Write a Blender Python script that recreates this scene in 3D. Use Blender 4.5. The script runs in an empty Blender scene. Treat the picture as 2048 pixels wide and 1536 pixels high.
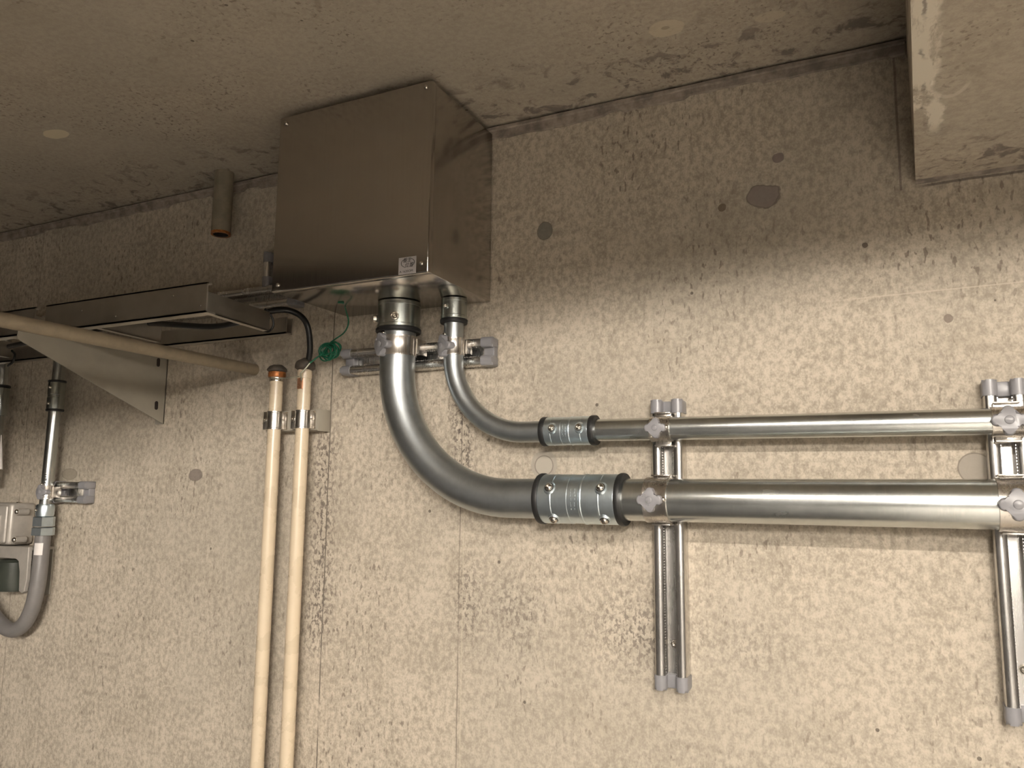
import bpy, bmesh, math, random
from mathutils import Vector, Matrix, noise
R = math.radians
random.seed(7)
C = bpy.context.scene.collection
S = bpy.context.scene
S.view_settings.view_transform = 'Standard'
S.view_settings.look = 'None'
S.view_settings.gamma = 1.0
S.view_settings.use_curve_mapping = False
S.view_settings.exposure = 0.0

# ---------------------------------------------------------------- camera
cam_d = bpy.data.cameras.new('camera')
cam_d.sensor_width = 36.0
cam_d.lens = 1594.5 * 36.0 / 2048.0
cam_d.clip_start = 0.02
cam = bpy.data.objects.new('camera', cam_d)
C.objects.link(cam)
yaw, pit, rol = R(-25.9887), R(7.9014), R(0.5470)
fw = Vector((math.sin(yaw) * math.cos(pit), math.cos(yaw) * math.cos(pit), math.sin(pit)))
r0 = Vector((math.cos(yaw), -math.sin(yaw), 0))
u0 = r0.cross(fw)
rt = r0 * math.cos(rol) + u0 * math.sin(rol)
up = -r0 * math.sin(rol) + u0 * math.cos(rol)
m = Matrix((rt, up, -fw)).transposed().to_4x4()
m.translation = Vector((0, -1.183, 1.55))
cam.matrix_world = m
S.camera = cam

# ---------------------------------------------------------------- world (closed basement: almost no ambient)
w = bpy.data.worlds.new('world')
S.world = w
w.use_nodes = True
w.node_tree.nodes['Background'].inputs[0].default_value = (1, .86, .68, 1)
w.node_tree.nodes['Background'].inputs[1].default_value = 0.02

TUBE_W = 125.0         # strength of the near fluorescent tube
FAR_W = 2050.0          # strength of the tubes further down the room
LAMP_COL = (1.0, .915, .815)

# ---------------------------------------------------------------- material helpers
class NT:
    def __init__(s, mat):
        mat.use_nodes = True
        s.t = mat.node_tree
        s.b = s.t.nodes['Principled BSDF']
        s.pos = None
    def n(s, typ, **kw):
        nd = s.t.nodes.new(typ)
        for k, v in kw.items():
            setattr(nd, k, v)
        return nd
    def lk(s, a, sock):
        if isinstance(a, (int, float)):
            sock.default_value = a
        elif isinstance(a, tuple):
            sock.default_value = a if len(a) == len(sock.default_value) else a + (1,)
        else:
            s.t.links.new(a, sock)
    def m(s, op, a, b=0.0, c=None, clamp=False):
        nd = s.n('ShaderNodeMath', operation=op)
        nd.use_clamp = clamp
        s.lk(a, nd.inputs[0]); s.lk(b, nd.inputs[1])
        if c is not None: s.lk(c, nd.inputs[2])
        return nd.outputs[0]
    def ss(s, v, lo, hi):                 # smooth step
        nd = s.n('ShaderNodeMapRange', interpolation_type='SMOOTHSTEP')
        s.lk(v, nd.inputs['Value']); nd.inputs['From Min'].default_value = lo; nd.inputs['From Max'].default_value = hi
        return nd.outputs['Result']
    def mix(s, f, a, b, mode='MIX'):
        nd = s.n('ShaderNodeMix', data_type='RGBA', blend_type=mode)
        s.lk(f, nd.inputs[0]); s.lk(a, nd.inputs[6]); s.lk(b, nd.inputs[7])
        return nd.outputs[2]
    def obj(s):
        if s.pos is None:
            s.pos = s.n('ShaderNodeTexCoord').outputs['Object']
            sp = s.n('ShaderNodeSeparateXYZ'); s.lk(s.pos, sp.inputs[0])
            s.x, s.y, s.z = sp.outputs
        return s.pos
    def noise(s, scale, detail=4, rough=.55, stretch=None, dist=0.0, off=None):
        v = s.obj()
        if stretch or off:
            mp = s.n('ShaderNodeMapping'); s.lk(v, mp.inputs[0])
            if stretch: mp.inputs['Scale'].default_value = stretch
            if off: mp.inputs['Location'].default_value = off
            v = mp.outputs[0]
        nd = s.n('ShaderNodeTexNoise'); s.lk(v, nd.inputs['Vector'])
        nd.inputs['Scale'].default_value = scale; nd.inputs['Detail'].default_value = detail
        nd.inputs['Roughness'].default_value = rough; nd.inputs['Distortion'].default_value = dist
        return nd.outputs['Fac']
    def bump(s, h, strength=.3, dist=.002):
        nd = s.n('ShaderNodeBump'); s.lk(h, nd.inputs['Height'])
        nd.inputs['Strength'].default_value = strength; nd.inputs['Distance'].default_value = dist
        s.t.links.new(nd.outputs[0], s.b.inputs['Normal'])

def newmat(name, col, rough=.5, metal=0.0, spec=.5):
    mt = bpy.data.materials.new(name)
    nt = NT(mt)
    nt.b.inputs['Base Color'].default_value = (*col, 1)
    nt.b.inputs['Roughness'].default_value = rough
    nt.b.inputs['Metallic'].default_value = metal
    nt.b.inputs['Specular IOR Level'].default_value = spec
    return mt, nt

def plain(name, col, rough=.5, metal=0.0, var=.12, scale=60, bump=0.0, stretch=None):
    mt, nt = newmat(name, col, rough, metal)
    f = nt.noise(scale, 5, .6, stretch)
    c = nt.mix(nt.ss(f, .3, .7), tuple(v * (1 - var) for v in col), tuple(min(1, v * (1 + var)) for v in col))
    nt.lk(c, nt.b.inputs['Base Color'])
    nt.lk(nt.m('MULTIPLY_ADD', f, .18, rough - .09), nt.b.inputs['Roughness'])
    if bump: nt.bump(f, bump, .001)
    return mt

def concrete(name, kind):
    mt, nt = newmat(name, (.4, .33, .26), .85)
    nt.b.inputs['Specular IOR Level'].default_value = .25
    nt.obj()
    big = nt.noise(2.2, 3, .5)
    mid = nt.noise(16, 5, .6, (1, 1, .7))
    blot = nt.noise(100, 6, .66, (1.1, 1.1, .88))
    fine = nt.noise(380, 3, .6, (1, 1, .8))
    lo, hi = ((.325, .282, .225), (.555, .490, .400)) if kind == 'wall' else ((.35, .300, .238), (.44, .385, .31))
    f = nt.m('ADD', nt.m('MULTIPLY', blot, .62), nt.m('ADD', nt.m('MULTIPLY', mid, .22), nt.m('MULTIPLY', fine, .26)))
    c = nt.mix(nt.ss(f, .43, .66), lo, hi)
    c = nt.mix(nt.m('MULTIPLY', nt.ss(big, .58, .38), .32), c, (.345, .315, .262))
    c = nt.mix(nt.m('MULTIPLY', nt.ss(nt.noise(7, 4, .6, None, .4, (3, 1, 8)), .55, .72), .30), c, (.32, .275, .215))
    # dark specks and short vertical streaks
    sp = nt.noise(150, 2, .5, (1, 1, .42), .2, (1, 2, 3))
    dens = nt.ss(nt.noise(5, 3, .6, None, 0, (9, 4, 2)), .40, .66)
    c = nt.mix(nt.m('MULTIPLY', nt.m('MULTIPLY', nt.ss(sp, .585, .665), dens), .66), c, (.13, .105, .085))
    vo = nt.n('ShaderNodeTexVoronoi'); nt.lk(nt.pos, vo.inputs['Vector']); vo.inputs['Scale'].default_value = 13
    hole = nt.m('LESS_THAN', vo.outputs['Distance'], .035)
    c = nt.mix(nt.m('MULTIPLY', hole, .75), c, (.075, .06, .05))
    wob = nt.m('MULTIPLY', nt.m('SUBTRACT', nt.noise(28, 3), .5), .012)
    def patch(px, pv, r, col, amt, c, ax=1.0, ring=0.0, vert=True, jag=.5):
        a = nt.m('MULTIPLY', nt.m('SUBTRACT', nt.x, px), ax)
        b = nt.m('SUBTRACT', nt.z if vert else nt.y, pv)
        d = nt.m('SQRT', nt.m('ADD', nt.m('MULTIPLY', a, a), nt.m('MULTIPLY', b, b)))
        d = nt.m('ADD', d, nt.m('MULTIPLY', wob, jag))
        c = nt.mix(nt.m('MULTIPLY', nt.ss(d, r, r * .9), amt), c, col)
        if ring:
            rg = nt.m('LESS_THAN', nt.m('ABSOLUTE', nt.m('SUBTRACT', d, r * .95)), .0009)
            c = nt.mix(nt.m('MULTIPLY', rg, ring), c, (.12, .10, .085))
        return c
    hgt = f
    if kind == 'wall':
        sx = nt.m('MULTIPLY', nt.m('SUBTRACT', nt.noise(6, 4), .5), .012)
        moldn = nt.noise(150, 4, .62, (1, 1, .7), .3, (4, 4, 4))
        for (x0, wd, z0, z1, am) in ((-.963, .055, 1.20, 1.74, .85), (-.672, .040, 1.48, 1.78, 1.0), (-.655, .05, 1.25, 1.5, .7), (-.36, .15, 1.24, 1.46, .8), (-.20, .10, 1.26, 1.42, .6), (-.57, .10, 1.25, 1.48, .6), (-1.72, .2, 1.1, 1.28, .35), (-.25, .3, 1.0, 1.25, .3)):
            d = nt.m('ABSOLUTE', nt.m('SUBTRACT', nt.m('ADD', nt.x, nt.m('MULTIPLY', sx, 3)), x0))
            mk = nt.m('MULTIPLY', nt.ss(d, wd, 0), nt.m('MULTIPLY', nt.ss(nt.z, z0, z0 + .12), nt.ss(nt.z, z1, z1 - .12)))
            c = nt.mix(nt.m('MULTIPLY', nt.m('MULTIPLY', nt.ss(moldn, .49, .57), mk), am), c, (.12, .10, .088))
        for (x0, wd, am) in ((-.952, .0017, .95), (-.671, .0016, .55), (-1.846, .0014, .6), (-1.83, .0008, .3)):
            d = nt.m('ABSOLUTE', nt.m('SUBTRACT', nt.m('ADD', nt.x, nt.m('MULTIPLY', sx, .5)), x0))
            ln = nt.m('MULTIPLY', nt.ss(d, wd, wd * .5), nt.m('MULTIPLY', nt.ss(nt.noise(9, 3, .6, (1, 1, .7), 0, (x0, 2, 1)), .33, .5), am))
            c = nt.mix(ln, c, (.14, .12, .10))
        d = nt.m('ABSOLUTE', nt.m('SUBTRACT', nt.m('ADD', nt.x, nt.m('MULTIPLY', sx, .4)), .0195))
        c = nt.mix(nt.m('MULTIPLY', nt.m('MULTIPLY', nt.ss(d, .0022, .0008), nt.m('GREATER_THAN', nt.z, 1.972)), .6), c, (.14, .115, .11))
        d = nt.m('ABSOLUTE', nt.m('SUBTRACT', nt.m('ADD', nt.z, nt.m('MULTIPLY', sx, .5)), 1.9745))
        c = nt.mix(nt.m('MULTIPLY', nt.m('MULTIPLY', nt.ss(d, .0026, .0010), nt.ss(nt.x, .03, .06)), .75), c, (.12, .10, .09))
        d = nt.m('ABSOLUTE', nt.m('SUBTRACT', nt.x, -.664))
        c = nt.mix(nt.m('MULTIPLY', nt.ss(d, .0012, .0006), .5), c, (.52, .46, .36))
        for (px, pz, r, col, am, ax, rg, jg) in ((-.518, 1.989, .0155, (.175, .17, .145), .85, 1.1, .5, .5), (-.164, 1.993, .0185, (.24, .205, .19), .85, .72, .5, 1.5),
                (-.518, 1.598, .024, (.37, .335, .285), .8, 1, 0, .3), (-.518, 1.597, .0165, (.43, .39, .33), .9, 1, .5, .12), (.085, 1.589, .0205, (.33, .295, .25), .95, 1, .5, .1),
                (-1.289, 1.5835, .0125, (.19, .16, .14), .85, .62, .3, .6), (-.142, 2.049, .007, (.2, .165, .16), .8, 1, 0, 1.2), (-1.6775, 1.5865, .013, (.30, .265, .21), .8, .5, .3, .3),
                (-.225, 1.985, .005, (.15, .11, .08), .8, 1, 0, 1), (-.03, 1.90, .004, (.14, .11, .09), .9, 1, 0, .5), (.066, 1.787, .006, (.19, .155, .13), .8, 1, 0, .8)):
            c = patch(px, pz, r, col, am, c, ax, rg, True, jg)
        d = nt.m('ABSOLUTE', nt.m('SUBTRACT', nt.z, nt.m('ADD', nt.m('MULTIPLY', nt.x, .012), 1.8255)))
        ln = nt.m('MULTIPLY', nt.ss(d, .0014, .0004), nt.ss(nt.x, -.12, -.02))
        c = nt.mix(nt.m('MULTIPLY', ln, .6), c, (.58, .51, .42))
    else:
        for (px, py, r, col, am, ax) in ((-.263, -.167, .021, (.52, .45, .34), .8, .8), (-1.354, -.311, .017, (.62, .55, .40), .85, .6), (-.128, -.135, .012, (.5, .43, .33), .6, .6)):
            c = patch(px, py, r, col, am, c, ax, 0, False, .7)
        c = patch(-.263, -.169, .005, (.3, .25, .18), .7, c, .7, 0, False, .5)
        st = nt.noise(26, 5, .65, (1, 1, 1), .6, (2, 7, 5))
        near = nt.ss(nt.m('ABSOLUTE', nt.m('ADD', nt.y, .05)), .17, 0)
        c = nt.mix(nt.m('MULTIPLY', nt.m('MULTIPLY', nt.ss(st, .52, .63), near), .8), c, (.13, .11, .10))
        c = nt.mix(nt.m('MULTIPLY', nt.ss(nt.noise(11, 5, .6, (1, 1, 1), .9, (5, 1, 2)), .62, .72), .35), c, (.20, .165, .125))
        if kind == 'beam':
            e = nt.m('ADD', nt.m('SUBTRACT', nt.x, .0375), nt.m('MULTIPLY', nt.y, -.02))
            e2 = nt.m('ADD', e, nt.m('MULTIPLY', nt.m('SUBTRACT', nt.noise(14, 4), .5), .05))
            sm = nt.m('MULTIPLY', nt.ss(e2, .026, .021), nt.ss(nt.y, -.15, -.19))
            sm = nt.m('MULTIPLY', sm, nt.ss(nt.noise(34, 5, .65, (1, .3, 1), .3), .44, .56))
            c = nt.mix(sm, c, (.62, .565, .47))
            e3 = nt.m('ADD', e, nt.m('MULTIPLY', nt.m('SUBTRACT', nt.noise(40, 4, .6, None, 0, (6, 1, 2)), .5), .022))
            ed = nt.m('MULTIPLY', nt.ss(nt.m('ABSOLUTE', nt.m('SUBTRACT', e3, .0115)), .003, .0005), nt.ss(nt.y, -.165, -.19))
            c = nt.mix(nt.m('MULTIPLY', ed, nt.m('MULTIPLY', nt.ss(nt.noise(18, 3), .42, .6), .75)), c, (.17, .14, .12))
            arcd = nt.m('ABSOLUTE', nt.m('SUBTRACT', nt.m('SQRT', nt.m('ADD', nt.m('POWER', nt.m('SUBTRACT', nt.x, .067), 2.0), nt.m('POWER', nt.m('MULTIPLY', nt.m('ADD', nt.y, .285), .5), 2.0))), .017))
            c = nt.mix(nt.m('MULTIPLY', nt.m('MULTIPLY', nt.ss(arcd, .003, .001), nt.ss(nt.y, -.285, -.265)), .55), c, (.55, .50, .42))
            hgt = nt.m('ADD', f, nt.m('MULTIPLY', sm, 2.0))
    nt.lk(c, nt.b.inputs['Base Color'])
    nt.bump(nt.m('SUBTRACT', hgt, nt.m('MULTIPLY', hole, 1.0)), .35, .0015)
    return mt

M = {}
M['wall'] = concrete('wall_concrete', 'wall')
M['ceil'] = concrete('ceiling_concrete', 'ceiling')
M['beam'] = concrete('beam_concrete', 'beam')
M['room'] = plain('room_concrete', (.28, .24, .20), .9, 0, .15, 6)
M['dwall'] = plain('bounce_absorbing_wall', (.06, .055, .05), .8, 0, .15, 6)  # out-of-view walls made dark so they bounce little light back
def floormat():
    mt, nt = newmat('floor_concrete', (.4, .38, .35), .7)
    f = nt.noise(5, 5, .6)
    a = nt.mix(f, (.48, .455, .42), (.56, .535, .495))
    d = nt.mix(f, (.035, .034, .033), (.06, .058, .055))       # unseen left part of the floor, made dark to cut bounced light
    nt.lk(nt.mix(nt.m('LESS_THAN', nt.x, .05), a, d), nt.b.inputs['Base Color'])
    return mt
M['floor'] = floormat()
M['mortar'] = plain('mortar_concrete', (.265, .225, .19), .9, 0, .35, 45, .5)

def brushed(name, col, rough, stretch=(400, 400, 4), var=.06):
    mt, nt = newmat(name, col, rough, 1.0)
    f = nt.noise(1.0, 3, .6, stretch)
    g = nt.noise(9, 3, .5)
    c = nt.mix(f, tuple(v * (1 - var) for v in col), tuple(min(1, v * (1 + var)) for v in col))
    nt.lk(c, nt.b.inputs['Base Color'])
    nt.lk(nt.m('ADD', nt.m('MULTIPLY', nt.m('SUBTRACT', g, .5), .12), nt.m('MULTIPLY_ADD', f, .08, rough - .04)), nt.b.inputs['Roughness'])
    return mt

def zinc(name, col, rough, scratch=.0, axis='x'):
    mt, nt = newmat(name, col, rough, 1.0)
    f = nt.noise(40, 5, .65, None, .3)
    g = nt.noise(300, 3, .6)
    c = nt.mix(nt.ss(f, .25, .75), tuple(v * .90 for v in col), tuple(min(1, v * 1.07) for v in col))
    rg = nt.m('MULTIPLY_ADD', nt.noise(12, 3, .5), .06, rough - .03)
    if scratch:
        s1 = nt.noise(1.0, 2, .5, (420, 45, 45), .1)
        c = nt.mix(nt.m('MULTIPLY', nt.ss(s1, .56, .80), scratch), c, (.80, .78, .74))
        rg = nt.m('ADD', rg, nt.m('MULTIPLY', nt.ss(nt.noise(30, 3, .6, (.4, 1, 1), 0, (2, 5, 1)), .35, .85), .04))
    nt.lk(c, nt.b.inputs['Base Color'])
    nt.lk(rg, nt.b.inputs['Roughness'])
    nt.bump(g, .02, .0003)
    return mt

M['box'] = brushed('hairline_stainless', (.50, .465, .425), .17)
M['steel'] = zinc('polished_conduit_steel', (.62, .645, .635), .24, .45)
M['elbow'] = zinc('dull_galvanized_steel', (.48, .515, .53), .38)
M['bzinc'] = zinc('bluish_zinc_plate', (.70, .80, .86), .33)
M['gzinc'] = zinc('greenish_zinc_plate', (.50, .53, .50), .26)
M['stain'] = brushed('stainless_strip', (.64, .625, .605), .27)
M['band'] = brushed('stainless_band', (.68, .645, .60), .27)
M['alu'] = plain('matt_aluminium', (.56, .53, .48), .38, 1.0, .06, 25)
M['plate'] = plain('grey_painted_plate', (.33, .305, .255), .5, .15, .06, 18)
M['cast'] = plain('grey_cast_metal', (.42, .39, .35), .45, .3, .08, 40)
M['screw'] = plain('screw_steel', (.70, .66, .60), .2, 1.0, .1, 300)
M['rubber'] = plain('black_rubber', (.012, .012, .012), .5, 0, .2, 80)
M['cable'] = plain('black_cable_sheath', (.008, .008, .008), .38, 0, .1, 60)
M['grey'] = plain('grey_soft_plastic', (.235, .232, .245), .30, 0, .05, 30)
M['flex'] = plain('grey_vinyl_sheath', (.175, .165, .16), .42, 0, .06, 40)
M['beige'] = plain('beige_vinyl_coating', (.60, .50, .365), .28, 0, .05, 20)
M['putty'] = plain('dark_brown_putty', (.070, .056, .043), .7, 0, .3, 70, .4)
M['rust'] = plain('rusty_copper', (.33, .12, .035), .4, .5, .5, 130)
M['copper'] = plain('copper_tape', (.62, .33, .20), .3, .85, .2, 120)
M['green'] = plain('green_wire_insulation', (.008, .115, .058), .4, 0, .2, 90)
M['wire'] = plain('bare_tinned_wire', (.42, .42, .33), .35, .5, .2, 90)
M['white'] = plain('white_tape', (.74, .70, .68), .55, 0, .03, 50)
M['sticker'] = plain('grey_sticker_paper', (.46, .43, .42), .5, 0, .04, 50)
M['ink'] = plain('black_ink', (.015, .014, .013), .5, 0, .1, 50)
M['pole'] = plain('tan_pole', (.235, .19, .13), .6, 0, .10, 55, .1)
M['stub'] = plain('grey_brown_pipe', (.22, .19, .14), .6, 0, .15, 40)
M['dark'] = plain('dark_interior', (.02, .013, .01), .8, 0, .2, 50)
M['dgreen'] = plain('dark_green_glass', (.035, .04, .032), .3, 0, .2, 20)
M['enamel'] = plain('white_enamel', (.75, .73, .68), .4, 0, .03, 20)
def lampmat(name, s):
    mt, nt = newmat(name, (.9, .9, .9), .5)
    nt.b.inputs['Emission Color'].default_value = (*LAMP_COL, 1)
    nt.b.inputs['Emission Strength'].default_value = s
    return mt
M['tube'] = lampmat('lit_fluorescent_tube', TUBE_W)
M['tubefar'] = lampmat('lit_far_fluorescent_tube', FAR_W)

# ---------------------------------------------------------------- mesh builder
class MB:
    def __init__(s): s.bm = bmesh.new()
    def _x(s, vs, mx):
        if mx is not None:
            for v in vs: v.co = mx @ v.co
        return vs
    def box(s, a, b, bev=0.0, seg=2, mx=None):
        a, b = Vector(a), Vector(b)
        r = bmesh.ops.create_cube(s.bm, size=1)
        vs = r['verts']
        for v in vs:
            v.co = Vector([(a[i] + b[i]) / 2 + v.co[i] * abs(b[i] - a[i]) for i in range(3)])
        if bev:
            es = list({e for v in vs for e in v.link_edges})
            before = set(s.bm.verts)
            g = bmesh.ops.bevel(s.bm, geom=es, offset=bev, segments=seg, affect='EDGES', profile=.5)
            vs = list({v for f in g['faces'] for v in f.verts} | {v for v in vs if v.is_valid})
        s._x(vs, mx)
        return s
    def lathe(s, prof, n=48, mx=None, cap=(True, True), arc=None):
        """prof: (radius, height) rows around local Z; arc = (start, end) radians measured from -Y."""
        rows = []
        full = arc is None
        a0, a1 = (0, 2 * math.pi) if full else arc
        cnt = n if full else n + 1
        for (r, h) in prof:
            row = []
            for i in range(cnt):
                t = a0 + (a1 - a0) * i / n
                row.append(s.bm.verts.new((r * math.sin(t), -r * math.cos(t), h)))
            rows.append(row)
        for j in range(len(rows) - 1):
            for i in range(n if full else n):
                k = (i + 1) % cnt
                s.bm.faces.new((rows[j][i], rows[j][k], rows[j + 1][k], rows[j + 1][i]))
        if full:
            if cap[0] and prof[0][0] > 1e-6: s.bm.faces.new(rows[0][::-1])
            if cap[1] and prof[-1][0] > 1e-6: s.bm.faces.new(rows[-1])
        s._x([v for r_ in rows for v in r_], mx)
        return s
    def cyl(s, p, q, r, n=32, r2=None):
        p, q = Vector(p), Vector(q)
        d = q - p
        mx = Matrix.Translation(p) @ d.to_track_quat('Z', 'Y').to_matrix().to_4x4()
        return s.lathe([(r, 0), (r if r2 is None else r2, d.length)], n, mx)
    def tube(s, pts, r, n=24, caps=True):
        pts = [Vector(p) for p in pts]
        rad = r if isinstance(r, (list, tuple)) else [r] * len(pts)
        tang = []
        for i in range(len(pts)):
            t = pts[min(i + 1, len(pts) - 1)] - pts[max(i - 1, 0)]
            tang.append(t.normalized())
        a = tang[0].orthogonal().normalized()
        rows = []
        for i, p in enumerate(pts):
            if i:
                q = tang[i - 1].rotation_difference(tang[i])
                a = q @ a
                a = (a - a.dot(tang[i]) * tang[i]).normalized()
            b = tang[i].cross(a)
            rows.append([s.bm.verts.new(p + rad[i] * (math.cos(2 * math.pi * k / n) * a + math.sin(2 * math.pi * k / n) * b)) for k in range(n)])
        for j in range(len(rows) - 1):
            for k in range(n):
                s.bm.faces.new((rows[j][k], rows[j][(k + 1) % n], rows[j + 1][(k + 1) % n], rows[j + 1][k]))
        if caps:
            s.bm.faces.new(rows[0][::-1]); s.bm.faces.new(rows[-1])
        return s
    def prism(s, poly, a, b, mx=None, bev=0.0, seg=2):
        """poly: 2-D outline in local XY, extruded from z=a to z=b."""
        lo = [s.bm.verts.new((x, y, a)) for x, y in poly]
        hi = [s.bm.verts.new((x, y, b)) for x, y in poly]
        n = len(poly)
        s.bm.faces.new(lo[::-1]); top = s.bm.faces.new(hi)
        for i in range(n):
            s.bm.faces.new((lo[i], lo[(i + 1) % n], hi[(i + 1) % n], hi[i]))
        vs = lo + hi
        if bev:
            g = bmesh.ops.bevel(s.bm, geom=list(top.edges), offset=bev, segments=seg, affect='EDGES', profile=.5)
            vs = list({v for f in g['faces'] for v in f.verts} | {v for v in vs if v.is_valid})
        s._x(vs, mx)
        return s
    def dome(s, c, d, r, h, n=20, rings=5, socket=0.0):
        """a rounded head at c bulging towards d, with a hexagonal socket"""
        c, d = Vector(c), Vector(d).normalized()
        mx = Matrix.Translation(c) @ d.to_track_quat('Z', 'Y').to_matrix().to_4x4()
        prof = [(r, 0), (r, h * .25)]
        for i in range(1, rings):
            t = i / rings * math.pi / 2
            prof.append((max(r * math.cos(t), socket), h * (.25 + .75 * math.sin(t))))
        if socket:
            prof += [(socket, h), (socket * .95, h * .35), (1e-7, h * .35)]
        else:
            prof.append((1e-7, h))
        return s.lathe(prof, n, mx)
    def build(s, name, mat, parent=None, loc=None, smooth=True, ang=35):
        base = Vector(loc) if loc is not None else (Vector((0, 0, 0)) if parent is None else world_loc(parent))
        for v in s.bm.verts: v.co -= base
        bmesh.ops.remove_doubles(s.bm, verts=s.bm.verts, dist=1e-7)
        bmesh.ops.recalc_face_normals(s.bm, faces=s.bm.faces)
        me = bpy.data.meshes.new(name)
        s.bm.to_mesh(me); s.bm.free()
        if smooth:
            me.polygons.foreach_set('use_smooth', [True] * len(me.polygons))
            me.set_sharp_from_angle(angle=R(ang))
        me.materials.append(mat)
        o = bpy.data.objects.new(name, me)
        C.objects.link(o)
        if parent is None: o.location = base
        else: o.parent = parent
        return o

def world_loc(o):
    v = o.location.copy()
    while o.parent:
        o = o.parent; v += o.location
    return v

def tag(o, label, cat, group=None):
    o['label'] = label; o['category'] = cat
    if group: o['group'] = group
    return o

def thing(name, loc, label, cat, group=None):
    o = bpy.data.objects.new(name, None)
    o.empty_display_size = .02
    C.objects.link(o); o.location = loc
    return tag(o, label, cat, group)

def struct(o):
    o['kind'] = 'structure'; return o

def copy_tree(o, parent=None):
    c = o.copy(); C.objects.link(c)
    if parent: c.parent = parent
    for ch in list(o.children): copy_tree(ch, c)
    return c

def arc(cx, cz, r, y, a0, a1, n=28):
    return [(cx + r * math.cos(a0 + (a1 - a0) * i / n), y, cz + r * math.sin(a0 + (a1 - a0) * i / n)) for i in range(n + 1)]

def smoothpath(pts, n=8):
    """Catmull-Rom through the points"""
    P = [Vector(p) for p in pts]
    P = [P[0] * 2 - P[1]] + P + [P[-1] * 2 - P[-2]]
    out = []
    for i in range(1, len(P) - 2):
        for k in range(n):
            t = k / n
            a, b, c, d = P[i - 1:i + 3]
            out.append(.5 * ((2 * b) + (c - a) * t + (2 * a - 5 * b + 4 * c - d) * t * t + (3 * b - a - 3 * c + d) * t ** 3))
    out.append(P[-2])
    return out

def cyl_x(x, y, z):   # frame whose Z runs along world X, whose -Y stays the front
    return Matrix(((0, 0, 1, x), (0, 1, 0, y), (-1, 0, 0, z), (0, 0, 0, 1)))
def cyl_z(x, y, z):
    return Matrix.Translation((x, y, z))

# ---------------------------------------------------------------- the room
CZ = 2.193            # ceiling height
XL, XR, YB = -2.6, 3.0, -6.2
struct(MB().box((XL, 0, 0), (XR, .2, CZ + .1)).build('wall_front', M['wall'], smooth=False))
struct(MB().box((XL, YB, CZ), (XR, .0, CZ + .2)).build('ceiling', M['ceil'], smooth=False))
struct(MB().box((XL - .2, YB - .2, -.2), (XR + .2, .2, 0)).build('floor', M['floor'], smooth=False))
struct(MB().box((XL - .2, YB, 0), (XL, 0, CZ + .2)).build('wall_left', M['dwall'], smooth=False))
struct(MB().box((XR, YB, 0), (XR + .2, 0, CZ + .2)).build('wall_right', M['dwall'], smooth=False))
struct(MB().box((XL - .2, YB - .2, 0), (XR + .2, YB, CZ + .2)).build('wall_back', M['dwall'], smooth=False))

# beam running out of the wall: soffit at 1.98, left face a touch out of square
b = MB()
BW, BZ = .42, 1.98
poly = [(.0375, 0.0), (.0375 + BW, 0.0), (.0375 + BW - .14, YB), (.0375 - .02 - .11, YB)]
b.prism([(x, y) for x, y in poly], BZ, CZ)
struct(b.build('beam', M['beam'], smooth=False))
# little cement lip where the beam meets the wall
b = MB()
n = 40
lo, hi = [], []
for i in range(n + 1):
    x = .0375 + BW * i / n
    j = noise.noise(Vector((x * 22, 3, 1))) * .002
    lo.append((x, 1.9775 + j * .4)); hi.append((x, 1.99 + .004 * i / n + j))
for i in range(n):
    v = [b.bm.verts.new(p) for p in ((lo[i][0], 0, lo[i][1]), (lo[i + 1][0], 0, lo[i + 1][1]), (lo[i + 1][0], -.004, lo[i + 1][1] + .001), (lo[i][0], -.004, lo[i][1] + .001))]
    b.bm.faces.new(v)
    u = [b.bm.verts.new(p) for p in ((lo[i][0], -.004, lo[i][1] + .001), (lo[i + 1][0], -.004, lo[i + 1][1] + .001), (hi[i + 1][0], -.011, BZ), (hi[i][0], -.011, BZ))]
    b.bm.faces.new(u)
struct(b.build('trim_2', M['mortar']))

# ragged cement band left by the shuttering along the top of the wall
def ragged(x0, x1, n, zl, amp, seed, dep):
    b = MB()
    prev = None
    for i in range(n + 1):
        x = x0 + (x1 - x0) * i / n
        z = zl + noise.noise(Vector((x * 5, seed, 0))) * amp + noise.noise(Vector((x * 30, seed, 4))) * amp * .45 + (.003 if noise.noise(Vector((x * 7, seed, 9))) > .1 else -.002)
        d = dep + noise.noise(Vector((x * 12, seed, 2))) * .0018
        d2 = .0055 + .0020 * noise.noise(Vector((x * 16, seed, 6)))
        zm = CZ - .011 + .002 * noise.noise(Vector((x * 10, seed, 5)))
        row = [b.bm.verts.new(p) for p in ((x, .001, z), (x, -d2, z + .001), (x, -d2 - .0005, zm), (x, -d, zm + .0015), (x, -d, CZ - .0045 + .0015 * noise.noise(Vector((x * 9, seed, 7)))), (x, .001, CZ - .0040))]
        if prev:
            for k in range(5): b.bm.faces.new((prev[k], row[k], row[k + 1], prev[k + 1]))
        prev = row
    return b
struct(ragged(-3.2, .0345, 340, 2.171, .0055, 2.0, .0095).build('trim_1', M['mortar'], ang=20))

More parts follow.
